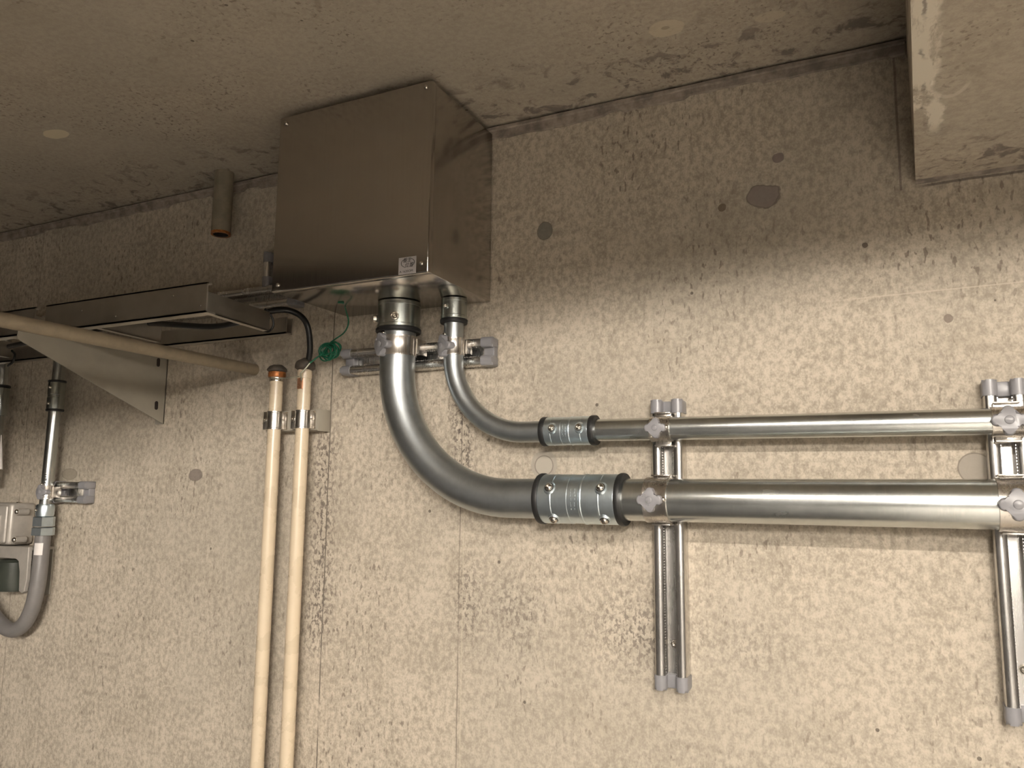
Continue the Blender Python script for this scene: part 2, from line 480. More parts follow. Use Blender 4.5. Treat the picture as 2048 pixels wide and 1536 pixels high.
# ---------------------------------------------------------------- lamps
def lamp(cx, cy, zt, length, hw, lip, mat, label, along='x'):
    """trough fluorescent: tube centre at zt, reflector edges lip below it"""
    L = thing('fluorescent_lamp', (cx, cy, zt), label, 'lamp')
    fr = Matrix.Translation((cx, cy, 0)) @ Matrix.Rotation(0 if along == 'x' else R(90), 4, 'Z')
    h = length / 2
    tw = .05
    b = MB()
    for sgn in (-1, 1):
        e = [(sgn * hw, zt - lip), (sgn * tw * .6, zt + .035), (sgn * tw * .6, zt + .037), (sgn * (hw + .002), zt - lip + .001)]
        lo = [b.bm.verts.new(fr @ Vector((-h, p[0], p[1]))) for p in e]
        hi = [b.bm.verts.new(fr @ Vector((h, p[0], p[1]))) for p in e]
        b.bm.faces.new(lo); b.bm.faces.new(hi[::-1])
        for i in range(4): b.bm.faces.new((lo[i], hi[i], hi[(i + 1) % 4], lo[(i + 1) % 4]))
    for x in (-h, h):
        ew = [(-hw - .002, zt - lip), (hw + .002, zt - lip), (tw * .62, zt + .037), (-tw * .62, zt + .037)]
        va = [b.bm.verts.new(fr @ Vector((x - .001, p[0], p[1]))) for p in ew]
        vb = [b.bm.verts.new(fr @ Vector((x + .001, p[0], p[1]))) for p in ew]
        b.bm.faces.new(va); b.bm.faces.new(vb[::-1])
        for i in range(4): b.bm.faces.new((va[i], vb[i], vb[(i + 1) % 4], va[(i + 1) % 4]))
    b.build('reflector', M['enamel'], L, smooth=False)
    MB().box((-h, -tw * .6, zt + .030), (h, tw * .6, zt + .047), .002, mx=fr).build('housing', M['enamel'], L)
    for x in (-h + .008, h - .008):
        MB().box((x - .005, -.016, zt - .012), (x + .005, .016, zt + .032), .002, mx=fr).build('lamp_holder', M['enamel'], L)
    MB().cyl(fr @ Vector((-h + .014, 0, zt)), fr @ Vector((h - .014, 0, zt)), .0088, 20).build('tube', mat, L)
    for f in (-.76, .8):
        p = fr @ Vector((f * h, 0, 0))
        MB().cyl((p.x, p.y, zt + .045), (p.x, p.y, CZ), .005, 12).build('hanging_rod', M['screw'], L)
    return L
lamp(.28, -.95, 1.931, 1.28, .12, .009, M['tube'], 'white fluorescent lamp hanging closest to the pipe wall, parallel to it')
lamp(.62, -2.6, 2.000, 1.25, .19, .030, M['tubefar'], 'white fluorescent lamp beside the beam in the middle of the room', 'y')
lamp(.62, -4.6, 2.000, 1.25, .19, .030, M['tubefar'], 'white fluorescent lamp beside the beam near the far back wall', 'y')

# ---------------------------------------------------------------- stainless pull box
bx0, bx1, bz0, bz1 = -.9185, -.6165, 1.8755, 2.1795
P = thing('pull_box', ((bx0 + bx1) / 2, -.004, bz0), 'square stainless steel pull box fixed high on the wall under the ceiling', 'box')
MB().box((bx0 + .001, -.195, bz0 + .001), (bx1 - .001, -.004, bz1 - .001), .0012).build('body', M['box'], P)
MB().box((bx0, -.207, bz0), (bx1, -.1935, bz1), .0022, 3).build('cover', M['box'], P)
for (x, z) in ((-.9055, 2.168), (-.628, 2.1705), (-.628, 1.8905), (-.905, 1.887)):
    MB().dome((x, -.207, z), (0, -1, 0), .0036, .0026, 20, 5, .0009).build('screw', M['screw'], P)
lab = MB().box((-.6682, -.2075, 1.8768), (-.6372, -.2069, 1.903)).build('label_sticker', M['sticker'], P, smooth=False)
lab['label'] = 'grey paper sticker with black characters and an arrow ring'
def text(s, x, z, size, y, shear=0.0, width=None):
    cu = bpy.data.curves.new('text', 'FONT')
    cu.body = s; cu.size = size; cu.align_x = 'CENTER'; cu.align_y = 'CENTER'; cu.shear = shear
    o = bpy.data.objects.new('text', cu)
    C.objects.link(o)
    me = bpy.data.meshes.new_from_object(o.evaluated_get(bpy.context.evaluated_depsgraph_get()))
    bpy.data.objects.remove(o)
    bm = bmesh.new(); bm.from_mesh(me); bpy.data.meshes.remove(me)
    bw = MB(); bw.bm.free(); bw.bm = bm
    if width and bm.verts:
        xs = [v.co.x for v in bm.verts]; k = width / max(1e-6, max(xs) - min(xs))
        for v in bm.verts: v.co.x *= k
    for v in bm.verts: v.co = Vector((x + v.co.x, y - v.co.z, z + v.co.y))
    return bw
lx, lz, ly = -.6527, 1.8905, -.2077
t1 = text('\u990a\u751f', lx - .0006, lz + .0072, .0078, ly, .25)
for s_, dx, dz, sz, sh, wd in (('\u4f4d\u7f6e', .0030, -.0006, .0076, .25, None), ('A 1620OM', -.0014, -.0097, .0050, 0, .0235)):
    t2 = text(s_, lx + dx, lz + dz, sz, ly, sh, wd)
    me = bpy.data.meshes.new('t'); t2.bm.to_mesh(me); t1.bm.from_mesh(me); bpy.data.meshes.remove(me); t2.bm.free()
for a0, a1 in ((2.0, 4.35), (-1.15, 1.2)):
    prev = None
    for i in range(15):
        a = a0 + (a1 - a0) * i / 14
        q = [t1.bm.verts.new((lx + .001 + rr * 1.25 * math.cos(a), ly, lz + .0033 + rr * .75 * math.sin(a))) for rr in (.0090, .0098)]
        if prev: t1.bm.faces.new((prev[0], q[0], q[1], prev[1]))
        prev = q
for s_, dx, dz, sz, sh, wd in (('\u990a\u751f', -.00045, .0072, .0078, .25, None), ('\u4f4d\u7f6e', .00315, -.0006, .0076, .25, None), ('A 1620OM', -.00128, -.0097, .0050, 0, .0235)):
    t2 = text(s_, lx + dx, lz + dz, sz, ly - .00002, sh, wd)
    me = bpy.data.meshes.new('t'); t2.bm.to_mesh(me); t1.bm.from_mesh(me); bpy.data.meshes.remove(me); t2.bm.free()
t1.build('printed_text', M['ink'], lab, smooth=False)

# ---------------------------------------------------------------- support channels (double-bead rails)
HB, HW, RH = .0155, .0072, .028      # bead offset, bead half width, rail height
def rail(name, length, label, bolts=(), mxf=None, group=None):
    """builds a rail in world space: local Z along it, -Y to the viewer; mxf places it"""
    o3 = mxf @ Vector((0, 0, 0))
    T = thing(name, o3, label, 'rail', group)
    b = MB()
    for sg in (-1, 1):
        pr = [(sg * (HB - HW), -.0012), (sg * (HB - HW), -RH + .012), (sg * (HB - HW + .0016), -RH + .010), (sg * (HB - HW + .0016), -RH + .0055), (sg * (HB - HW), -RH + .0045)]
        for k in range(9):
            a = math.pi - math.pi * k / 8
            pr.append((sg * (HB + HW * math.cos(a)), -RH + .0045 - .0045 * math.sin(a)))
        pr += [(sg * (HB + HW), -.0012)]
        b.prism(pr, -length / 2, length / 2, mxf)
    b.box((-HB - .004, -.0020, -length / 2), (HB + .004, 0, length / 2), mx=mxf)
    b.build('channel_body', M['stain'], T, ang=40)
    # serrated inner lips
    b = MB()
    for sg in (-1, 1):
        k = int(length / .004)
        for i in range(k):
            z = -length / 2 + .003 + i * (length - .006) / k
            b.box((sg * (HB - HW - .0008), -RH + .0045, z), (sg * (HB - HW + .0004), -RH + .009, z + .0018), mx=mxf)
    b.build('serrated_lip', M['stain'], T, smooth=False)
    for e in (-1, 1):
        b = MB()
        for sg in (-1, 1):
            pr = []
            for k in range(17):
                a = math.pi - math.pi * k / 16
                pr.append((sg * HB + (HW + .0013) * math.cos(a), -RH + .0045 - .0060 * math.sin(a)))
            pr = [(sg * HB - HW - .0013, 0)] + pr + [(sg * HB + HW + .0013, 0)]
            z0, z1 = length / 2 - .015, length / 2 + .0055
            flip = Matrix.Rotation(0 if e > 0 else math.pi, 4, 'Y')
            b.prism([(x, y) for x, y in pr], z0, z1, mxf @ flip, .0045, 3)
        z0, z1 = length / 2 - .0155, length / 2 + .0035
        b.box((-HB, -.0150, min(e * z0, e * z1)), (HB, -.0005, max(e * z0, e * z1)), .001, mx=mxf)
        b.build('end_cap', M['grey'], T, ang=50)
    for (u, z) in bolts:
        b = MB()
        c = mxf @ Vector((u, -.002, z))
        b.cyl(c, mxf @ Vector((u, -.0035, z)), .0064, 20)
        b.dome(mxf @ Vector((u, -.0035, z)), (mxf.to_3x3() @ Vector((0, -1, 0))), .0054, .0060, 16, 4, .0022)
        b.build('anchor_bolt', M['screw'], T)
    return T
MZ = cyl_z
rail1 = rail('support_channel', .405, 'upright steel channel rail with grey caps holding the pipes mid wall', [(.0015, -.1465)], MZ(-.3095, 0, 1.4845))
rail2 = copy_tree(rail1)
rail2.location = (.1205, 0, 1.4915)
rail2['label'] = 'upright steel channel rail with grey caps cut by the right edge'
rail('support_channel', .300, 'level steel channel rail on the wall just below the pull box', [(.006, -.115)], cyl_x(-.757, 0, 1.7870))
rail('support_channel', .85, 'level steel channel rail in shade behind the aluminium frame', [], cyl_x(-1.455, 0, 1.930))
rail('support_channel', .11, 'short channel piece carrying the clamp of the thin left conduit', [], cyl_x(-1.645, 0, 1.546))
# short upright channel left of the box
rail('support_channel', .060, 'short dark upright channel stub beside lower left corner of pull box', [], MZ(-1.0905, -.0, 1.9850))

# ---------------------------------------------------------------- conduits
YBIG, RBIG = -.0590, .0302
YSML, RSML = -.0450, .0166
XB, ZB = -.766, 1.5445
XS, ZS = -.6645, 1.6480
def pipe(name, pts, r, mat, label, n=48, cat='pipe'):
    o = MB().tube(pts, r, n).build(name, mat, None, loc=pts[0])
    return tag(o, label, cat)
RB_, RS_ = .216, .132
pts = [(XB, YBIG, 1.845), (XB, YBIG, 1.80)] + arc(XB + RB_, ZB + RB_, RB_, YBIG, math.pi, 1.5 * math.pi, 40) + [(-.44, YBIG, ZB)]
pipe('conduit_elbow', pts, RBIG, M['elbow'], 'thick dull grey steel conduit bend leading from the box to the lower pipe')
pts = [(XS, YSML, 1.855), (XS, YSML, 1.80)] + arc(XS + RS_, ZS + RS_, RS_, YSML, math.pi, 1.5 * math.pi, 36) + [(-.462, YSML, ZS)]
pipe('conduit_elbow', pts, RSML, M['elbow'], 'thin dull grey steel conduit bend inside the curve of the thick one')
pipe('conduit_pipe', [(-.428, YBIG, ZB), (.75, YBIG, ZB - .001)], RBIG, M['steel'], 'thick shiny steel conduit running level to the right edge')
pipe('conduit_pipe', [(-.450, YSML, ZS), (.75, YSML, ZS - .007)], RSML, M['steel'], 'thin shiny steel conduit running level above the thick pipe')

# couplings
def screw(parent, frame, r, phi, h, boss=.0058, head=.0042, mat='screw'):
    d = Vector((math.sin(phi), -math.cos(phi), 0))
    c = frame @ (d * r + Vector((0, 0, h)))
    dw = (frame.to_3x3() @ d)
    b = MB()
    b.dome(c + dw * .0004, dw, head, .0046, 22, 5, head * .42)
    return b.build('screw', M[mat], parent)
def bossed(b, frame, r, phi, h, rad, hh=.0022):
    d = Vector((math.sin(phi), -math.cos(phi), 0))
    c = frame @ (d * (r - .0035) + Vector((0, 0, h)))
    dw = (frame.to_3x3() @ d)
    mx = Matrix.Translation(c) @ dw.to_track_quat('Z', 'Y').to_matrix().to_4x4()
    b.lathe([(rad * 1.5, 0), (rad * 1.2, .0030), (rad * 1.03, .0030 + hh * .6), (rad * .98, .0030 + hh), (rad * .8, .0030 + hh)], 24, mx)
def coupling(label, x0, x1, y, z, r, screws, head):
    fr = cyl_x(x0, y, z)
    L = x1 - x0
    T = thing('conduit_coupling', (x0, y, z), label, 'coupling')
    b = MB()
    k = .0065
    mid = L * .49
    prof = [(r * .90, k), (r * .985, k), (r, k + .0015), (r, L * .20), (r * 1.012, L * .205), (r * 1.012, L * .215), (r, L * .222),
            (r, mid - L * .085), (r * .985, mid - L * .08), (r * .985, mid + L * .05), (r, mid + L * .055), (r * 1.018, mid + L * .062), (r * 1.018, mid + L * .075), (r, mid + L * .085),
            (r, L * .76), (r * 1.012, L * .765), (r * 1.012, L * .775), (r, L * .782), (r, L - k - .0015), (r * .985, L - k), (r * .9, L - k)]
    b.lathe(prof, 64, fr)
    for (h, phi) in screws: bossed(b, fr, r, phi, h, head * 1.35)
    body = b.build('sleeve', M['bzinc'], T, ang=9)
    # worn raised maker's mark, unreadable
    b = MB()
    for i in range(7):
        a0 = -.42 + i * .13 + random.uniform(-.02, .02)
        for jj in range(2):
            h = mid - L * .05 + jj * L * .045 + random.uniform(-.001, .001)
            b.lathe([(r * .985, h), (r * .985 + .0006, h + .0004), (r * .985 + .0006, h + L * .022), (r * .985, h + L * .026)], 3, fr, (False, False), (a0, a0 + .07 + .03 * random.random()))
    b.build('raised_mark', M['bzinc'], body, smooth=False)
    for s0 in (0, L - k):
        MB().lathe([(r * .80, s0 - .001), (r * 1.02, s0 - .001), (r * 1.045, s0 + .001), (r * 1.045, s0 + k - .001), (r * 1.02, s0 + k + .001), (r * .8, s0 + k + .001)], 56, fr).build('rubber_ring', M['rubber'], T)
    for (h, phi) in screws:
        o = screw(T, fr, r + .0012, phi, h, head=head)
        d = Vector((math.sin(phi), -math.cos(phi), 0))
        mx = Matrix.Translation(fr @ (d * (r + .0006) + Vector((0, 0, h)))) @ (fr.to_3x3() @ d).to_track_quat('Z', 'Y').to_matrix().to_4x4()
        MB().lathe([(head * .9, 0), (head * 1.16, 0), (head * 1.16, .0012), (head * .9, .0014)], 24, mx, (False, False)).build('black_washer', M['rubber'], o)
    return T
coupling('large bluish zinc coupling with four screws joining thick bend and pipe', -.4955, -.3625, YBIG, ZB, .0368,
         [(.0295, R(52)), (.0265, R(-26)), (.1085, R(52)), (.1065, R(-26))], .0060)
coupling('small bluish zinc coupling with two screws joining thin bend and pipe', -.4985, -.4120, YSML, ZS - .0003, .0220,
         [(.0225, R(-8)), (.0665, R(-8))], .0050)

# connectors screwed into the underside of the box
def connector(label, x, y, ztop, zbot, r, screws, head):
    fr = cyl_z(x, y, zbot)
    T = thing('conduit_connector', (x, y, zbot), label, 'connector')
    L = ztop - zbot
    k = .007
    b = MB()
    b.lathe([(r * .85, k), (r * .99, k), (r * 1.01, k + .001), (r * 1.01, k + .005), (r * .985, k + .006), (r * .985, L * .86), (r, L * .87), (r, L * .91), (r * .99, L * .92), (r * .99, L - .0005)], 56, fr)
    for (h, phi) in screws: bossed(b, fr, r, phi, h, head * 1.2)
    b.build('sleeve', M['gzinc'], T, ang=9)
    MB().lathe([(r * .7, 0), (r * 1.01, 0), (r * 1.05, .0015), (r * 1.05, k - .001), (r * 1.02, k), (r * .7, k)], 56, fr).build('rubber_ring', M['rubber'], T)
    for (h, phi) in screws:
        o = screw(T, fr, r + .0012, phi, h, head=head)
        if head > .004:
            d = Vector((math.sin(phi), -math.cos(phi), 0))
            c = fr @ (d * (r + .0008) + Vector((0, 0, h)))
            mx = Matrix.Translation(c) @ d.to_track_quat('Z', 'Y').to_matrix().to_4x4()
            MB().lathe([(head * 1.0, 0), (head * 1.5, 0), (head * 1.5, .0050), (head * 1.25, .0055), (head * 1.22, .001), (head, .001)], 28, mx, (False, False)).build('screw_collar', M['screw'], o)
connector('large zinc box connector at the top of the thick conduit bend', XB, YBIG, bz0, 1.8225, .0372, [(.0225, R(24)), (.0240, R(-54))], .0046)
connector('small zinc box connector at the top of the thin conduit bend', XS, YSML, bz0, 1.8335, .0222, [(.0260, R(-6))], .0034)

# ---------------------------------------------------------------- pipe clamps with soft grey caps
def plus(rv, rh, w):
    """rounded cross outline"""
    pts = []
    for q in range(4):
        ln = rh if q % 2 == 0 else rv
        ca, sa = math.cos(q * math.pi / 2), math.sin(q * math.pi / 2)
        loc = []
        for k in range(7):
            a = -math.pi / 2 + math.pi * k / 6
            loc.append((ln - w * .8 + w * .8 * math.cos(a), w * math.sin(a) * (.86 if q % 2 else 1)))
        loc.append((w * .96, w * .96))
        pts += [(x * ca - y * sa, x * sa + y * ca) for x, y in loc]
    return pts
def clamp(label, frame, r, cap_off, wd=.034, size=1.0, capdir=0.0, reach=None):
    """frame: Z along the pipe, origin on its axis, -Y to the viewer"""
    T = thing('pipe_clamp', frame.translation, label, 'clamp')
    b = MB()
    w2 = wd / 2
    b.lathe([(r + .0004, -w2), (r + .0022, -w2), (r + .0022, -w2 + .003), (r + .0016, -w2 + .0045), (r + .0016, w2 - .0045), (r + .0022, w2 - .003), (r + .0022, w2), (r + .0004, w2)], 48, frame, arc=(R(-128), R(128)))
    tabs = b
    for sg in (-1, 1):
        x = sg * (r * .80)
        yb = reach
        tabs.box((min(x, sg * (r * .80 + .011)), r * .55 - .0005, -w2 * .78), (max(x, sg * (r * .80 + .011)), r * .55 + .0022, w2 * .78), .0006, mx=frame)
        tabs.box((sg * (r * .80 + .0095), r * .15, -w2 * .78), (sg * (r * .80 + .0118), yb, w2 * .78), .0006, mx=frame)
    b.build('band', M['band'], T, ang=30)
    d = Vector((math.sin(capdir), -math.cos(capdir), 0))
    c = frame @ (d * (r + .0010) + Vector((0, 0, cap_off)))
    dw = frame.to_3x3() @ d
    # cap's own frame: local Z outwards, local X along the pipe axis
    xa = frame.to_3x3() @ Vector((0, 0, 1))
    ya = dw.cross(xa)
    mx = Matrix((xa, ya, dw)).transposed().to_4x4()
    mx.translation = c
    b = MB()
    b.prism(plus(.0175 * size, .0180 * size, .0071 * size), -.002, .0088 * size, mx, .0020 * size, 3)
    b.dome(mx @ Vector((0, 0, .0082 * size)), dw, .0050 * size, .0012 * size, 20, 5)
    cap = b.build('screw_cap', M['grey'], T, ang=60)
    # bend the lobes round the pipe
    inv = mx.inverted()
    off = world_loc(T)
    for v in cap.data.vertices:
        p = inv @ (v.co + off)
        s_ = p.y
        p.z -= s_ * s_ / (2 * (r + .004)) * .9
        v.co = (mx @ p) - off
    cap.data.update()
    # bright screw end peeping out of the cap
    e = MB()
    e.dome(mx @ Vector((.0185 * size, .0010, -.001)), dw, .0036 * size, .0042, 14, 4)
    e.build('screw_end', M['screw'], T)
    return T
clamp('steel clamp with grey cross cap on the thick pipe at mid-wall rail', cyl_x(-.3125, YBIG, ZB), RBIG, -.0045, reach=.036, capdir=R(0))
clamp('steel clamp with grey cross cap on the thin pipe at mid-wall rail', cyl_x(-.3115, YSML, ZS - .001), RSML, -.004, .030, .86, reach=.020)
clamp('steel clamp with grey cross cap on the thick pipe at the right edge', cyl_x(.1185, YBIG, ZB - .0004), RBIG, 0.0, .036, 1.1, reach=.036)
clamp('steel clamp with grey cross cap on the thin pipe at the right edge', cyl_x(.1200, YSML, ZS - .0037), RSML, -.001, .036, 1.05, reach=.020)
clamp('steel clamp with grey cap on the thick upright bend below the box', cyl_z(XB, YBIG, 1.7985), RBIG, 0.0, .034, 1.12, R(-20), reach=.036)
clamp('steel clamp with grey cap on the thin upright bend below the box', cyl_z(XS, YSML, 1.7935), RSML, 0.0, .029, 1.05, R(-27), reach=.020)

# ---------------------------------------------------------------- beige pipes
YP, RP = -.0465, .0122
XL_, XR_ = -1.0445, -.9780
def beige(x, ztop, label, x_low):
    T = thing('beige_pipe', (x_low, YP, 0.0), label, 'pipe')
    MB().tube([(x_low, YP, 0.0), (x, YP, ztop)], RP, 32).build('pipe_body', M['beige'], T)
    return T
def seal_mesh(x, z, rx, rz, seed):
    b = MB()
    r_ = bmesh.ops.create_uvsphere(b.bm, u_segments=28, v_segments=16, radius=1)
    for v in r_['verts']:
        k = 1 + .10 * noise.noise(v.co * 2.2 + Vector((seed, 0, 0)))
        zz = v.co.z if v.co.z > 0 else v.co.z * .55
        v.co = Vector((x + v.co.x * rx * k, YP + v.co.y * rx * k, z + zz * rz * k))
    return b
t = beige(XL_, 1.7735, 'left of the two beige upright pipes, its end sealed with dark putty', -1.0465)
seal_mesh(XL_, 1.7765, .0182, .0115, 1.0).build('putty_seal', M['putty'], t)
MB().lathe([(RP, 1.7630), (RP + .0036, 1.7635), (RP + .0042, 1.7675), (RP + .0036, 1.7730), (RP, 1.7740)], 32, cyl_z(XL_, YP, 0), (False, False)).build('rusty_ring', M['rust'], t)
MB().lathe([(RP, 1.7550), (RP + .0012, 1.7553), (RP + .0012, 1.7620), (RP, 1.7625)], 32, cyl_z(XL_, YP, 0), (False, False)).build('pipe_ferrule', M['screw'], t)
t = beige(XR_, 1.7760, 'right of the two beige upright pipes, with black cable entering its top', -.9815)
seal_mesh(XR_, 1.7795, .0188, .0160, 5.0).build('putty_seal', M['putty'], t)
MB().lathe([(RP, 1.7370), (RP + .0007, 1.7372), (RP + .0007, 1.7570), (RP, 1.7572)], 28, cyl_z(XR_, YP, 0), (False, False), (R(-60), R(30))).build('copper_tape', M['copper'], t)
MB().lathe([(RP, 1.7572), (RP + .0010, 1.7574), (RP + .0010, 1.7705), (RP, 1.7710)], 28, cyl_z(XR_, YP, 0), (False, False)).build('tape_wrap', M['beige'], t)

# saddle clamps on a short channel
ZC = 1.6822
T = thing('mounting_strip', (-1.01, 0, ZC), 'grey steel mounting strip behind the two beige pipes', 'strip')
b = MB()
b.box((-1.076, -.0335, ZC - .0185), (-.9535, -.0318, ZC + .0185), .0005)
b.box((-1.076, -.0330, ZC - .0185), (-.9535, 0, ZC - .0168)); b.box((-1.076, -.0330, ZC + .0168), (-.9535, 0, ZC + .0185))
b.build('strip_body', M['plate'], T, smooth=False)
MB().box((-.9540, -.0340, ZC - .020), (-.9522, 0, ZC + .020), .0006).build('end_plate', M['plate'], T)
for (x, lb) in ((XL_ - .0003, 'stainless saddle clamp round the left beige pipe'), (XR_ - .0006, 'stainless saddle clamp round the right beige pipe')):
    T = thing('saddle_clamp', (x, YP, ZC), lb, 'clamp')
    fr = cyl_z(x, YP, ZC)
    w2 = .0165
    b = MB()
    b.lathe([(RP + .0003, -w2), (RP + .0022, -w2), (RP + .0022, -w2 + .002), (RP + .0016, -w2 + .003), (RP + .0016, w2 - .003), (RP + .0022, w2 - .002), (RP + .0022, w2), (RP + .0003, w2)], 40, fr, arc=(R(-118), R(100)))
    for sg in (-1, 1):
        b.box((min(sg * RP, sg * (RP + .0015)), -.002, -w2), (max(sg * RP, sg * (RP + .0015)), .0128, w2), .0004, mx=fr)
        b.box((min(sg * RP, sg * (RP + .0085)), .0112, -w2), (max(sg * RP, sg * (RP + .0085)), .0128, w2), .0004, mx=fr)
    b.box((-RP - .0095, -.0065, -w2), (-RP + .0015, -.0050, w2), .0005, mx=fr)
    b.box((-RP - .0095, -.0060, -w2), (-RP - .0080, .0030, w2), .0005, mx=fr)
    b.box((RP - .0010, -.0045, -w2), (RP + .0085, -.0030, w2), .0005, mx=fr)
    b.build('band', M['band'], T, ang=30)
    MB().cyl(fr @ Vector((RP + .003, .003, .001)), fr @ Vector((RP + .011, .001, .0012)), .0010, 10).build('split_pin', M['screw'], T)
    MB().cyl(fr @ Vector((-RP - .013, .004, .0012)), fr @ Vector((-RP - .002, .004, .0012)), .0012, 10).build('split_pin', M['screw'], T)
    MB().dome(fr @ Vector((-RP - .0035, -.0065, .001)), (0, -1, 0), .0046, .0020, 20, 4, .0019).build('band_screw', M['screw'], T)

# ---------------------------------------------------------------- aluminium frames on the left
ZF = 1.835
def angle_bar(b, p, q, leg_h, leg_w, side, t=.0028):
    """L bar from p to q (level): upright leg on the line, foot going towards side"""
    p, q, sd = Vector(p), Vector(q), Vector(side)
    for (a0, a1, h0, h1) in ((0, t, 0, leg_h), (0, leg_w, 0, t)):
        vs = []
        for P_ in (p, q):
            vs.append([b.bm.verts.new(P_ + sd * a + Vector((0, 0, h))) for a, h in ((a0, h0), (a1, h0), (a1, h1), (a0, h1))])
        b.bm.faces.new(vs[0]); b.bm.faces.new(vs[1][::-1])
        for i in range(4): b.bm.faces.new((vs[0][i], vs[0][(i + 1) % 4], vs[1][(i + 1) % 4], vs[1][i]))
def frame(x0, x1, label, members):
    T = thing('aluminium_frame', ((x0 + x1) / 2, -.18, ZF), label, 'frame', None)
    b = MB(); angle_bar(b, (x0, -.276, ZF), (x1, -.276, ZF), .049, .020, (0, 1, 0))
    angle_bar(b, (x0, -.276, ZF + .047), (x1, -.276, ZF + .047), .0026, .010, (0, 1, 0))
    fb = b.build('front_bar', M['alu'], T, smooth=False)
    b = MB(); angle_bar(b, (x0, -.091, ZF), (x1, -.091, ZF), .030, .018, (0, 1, 0))
    b.box((x0, -.075, ZF), (x1, -.073, ZF + .030))
    b.build('rear_bar', M['alu'], T, smooth=False)
    for (x, sd) in members:
        b = MB(); angle_bar(b, (x, -.273, ZF + .0005), (x - .013, -.118, ZF + .0005), .034, .014, (sd, 0, 0))
        b.build('cross_bar', M['alu'], T, smooth=False)
    for (x, z) in ((x1 - .012, ZF + .012), (x1 - .075, ZF + .034), (x0 + .19, ZF + .012), (x0 + .1, ZF + .03)):
        MB().dome((x, -.276, z), (0, -1, 0), .0016, .0012, 12, 3).build('rivet', M['screw'], T)
    for x in (-1.035, -1.065):
        if x0 < x < x1: MB().cyl((x, -.082, ZF + .028), (x, -.082, ZF + .052), .0012, 10).build('pin', M['screw'], T)
    return T
frame(-1.390, -.9890, 'dull aluminium angle frame resting on the triangular bracket left of box', [(-.9895, -1), (-1.262, -1)])
frame(-1.95, -1.4215, 'second dull aluminium angle frame at the left edge behind the pole', [(-1.424, -1), (-1.72, -1)])

# triangular bracket plate
X0 = -1.3916
T = thing('triangular_bracket', (X0, 0, 1.69), 'light grey triangular bracket plate standing out from the wall', 'bracket')
b = MB()
poly = [(-.001, 1.690), (-.001, 1.8335), (-.3234, 1.8335), (-.3234, 1.8145), (-.3100, 1.8085)]
hz = [(-.0254, 1.8174, .011), (-.0227, 1.7270, .011)]
mx = Matrix(((0, 0, 1, X0), (1, 0, 0, 0), (0, 1, 0, 0), (0, 0, 0, 1)))
b.prism(poly, 0, .0025, mx)
b.box((X0 - .022, -.0028, 1.69), (X0 + .0025, -.0004, 1.8335))
b.build('plate', M['plate'], T, smooth=False)
for (y, z, h) in ((-.0254, 1.8174, .007), (-.0227, 1.7270, .007)):
    pr = []
    for k in range(16):
        a = 2 * math.pi * k / 16
        pr.append((y + .0042 * math.cos(a), z + .0042 * math.sin(a) + (h * .7 if math.sin(a) > 0 else -h * .7)))
    MB().prism(pr, .0024, .0029, mx).build('slot', M['dark'], T, smooth=False)

# ---------------------------------------------------------------- pole and ceiling stub
tag(MB().cyl((-1.1447, 0, 1.7905), (-1.1447, -.68, 1.7905), .0112, 28).build('pole', M['pole'], None, loc=(-1.1447, 0, 1.7905)), 'tan round pole sticking straight out of the wall past the bracket', 'pole')
T = thing('ceiling_pipe', (-1.207, -.050, CZ), 'short grey brown pipe stub hanging from the ceiling', 'pipe')
MB().lathe([(.0145, 2.062), (.0185, 2.062), (.0188, 2.064), (.0188, CZ - .0005)], 36, cyl_z(-1.207, -.050, 0), (False, True)).build('pipe_wall', M['stub'], T)
MB().lathe([(.0150, 2.0615), (.0192, 2.0615), (.0192, 2.0665), (.0188, 2.067)], 36, cyl_z(-1.207, -.050, 0), (False, False)).build('rusty_rim', M['rust'], T)
MB().lathe([(.0145, 2.0625), (.0145, 2.12), (1e-6, 2.12)], 36, cyl_z(-1.207, -.050, 0), (False, False)).build('dark_bore', M['dark'], T)

# ---------------------------------------------------------------- black cable and green wire
T = thing('black_cable', (-1.40, -.14, 1.87), 'thick black cable sagging through the frame into the right beige pipe', 'cable')
cp = [(-1.88, -.12, 1.853), (-1.70, -.13, 1.860), (-1.50, -.14, 1.868), (-1.33, -.15, 1.868), (-1.27, -.15, 1.866), (-1.191, -.16, 1.8545), (-1.10, -.16, 1.843), (-1.045, -.150, 1.848), (-1.013, -.115, 1.8712), (-.993, -.088, 1.8790), (-.973, -.072, 1.8700), (-.9600, -.066, 1.8500), (-.9600, -.057, 1.818), (-.9680, -.049, 1.795), (-.9770, -.0465, 1.782)]
MB().tube(smoothpath(cp, 10), .0054, 20).build('cable_sheath', M['cable'], T)
b = MB()
b.tube(smoothpath([(-1.012, -.121, 1.876), (-1.0045, -.114, 1.866), (-1.0005, -.110, 1.852), (-1.003, -.110, 1.842), (-1.011, -.110, 1.8365), (-1.021, -.112, 1.8385)], 6), .0019, 10)
b.build('cable_tie', M['cable'], T)
b = MB()
b.tube(smoothpath([(-1.735, -.12, 1.852), (-1.722, -.12, 1.842), (-1.726, -.12, 1.826), (-1.742, -.12, 1.818)], 5), .0024, 10)
b.build('cable_tie', M['cable'], T)
T = thing('green_wire', (-.93, -.035, 1.81), 'thin green earth wire with a coil hanging below the box', 'wire')
gp = [(-.8450, -.120, 1.8755), (-.8550, -.1000, 1.8758), (-.8680, -.080, 1.8780), (-.8770, -.062, 1.8710), (-.8803, -.05, 1.8536), (-.8951, -.042, 1.8384), (-.919, -.038, 1.828), (-.932, -.036, 1.822), (-.940, -.036, 1.812)]
gp[0] = (-.862, -.105, 1.8760)
b = MB().tube(smoothpath(gp, 8), .0013, 10)
rnd = random.Random(3)
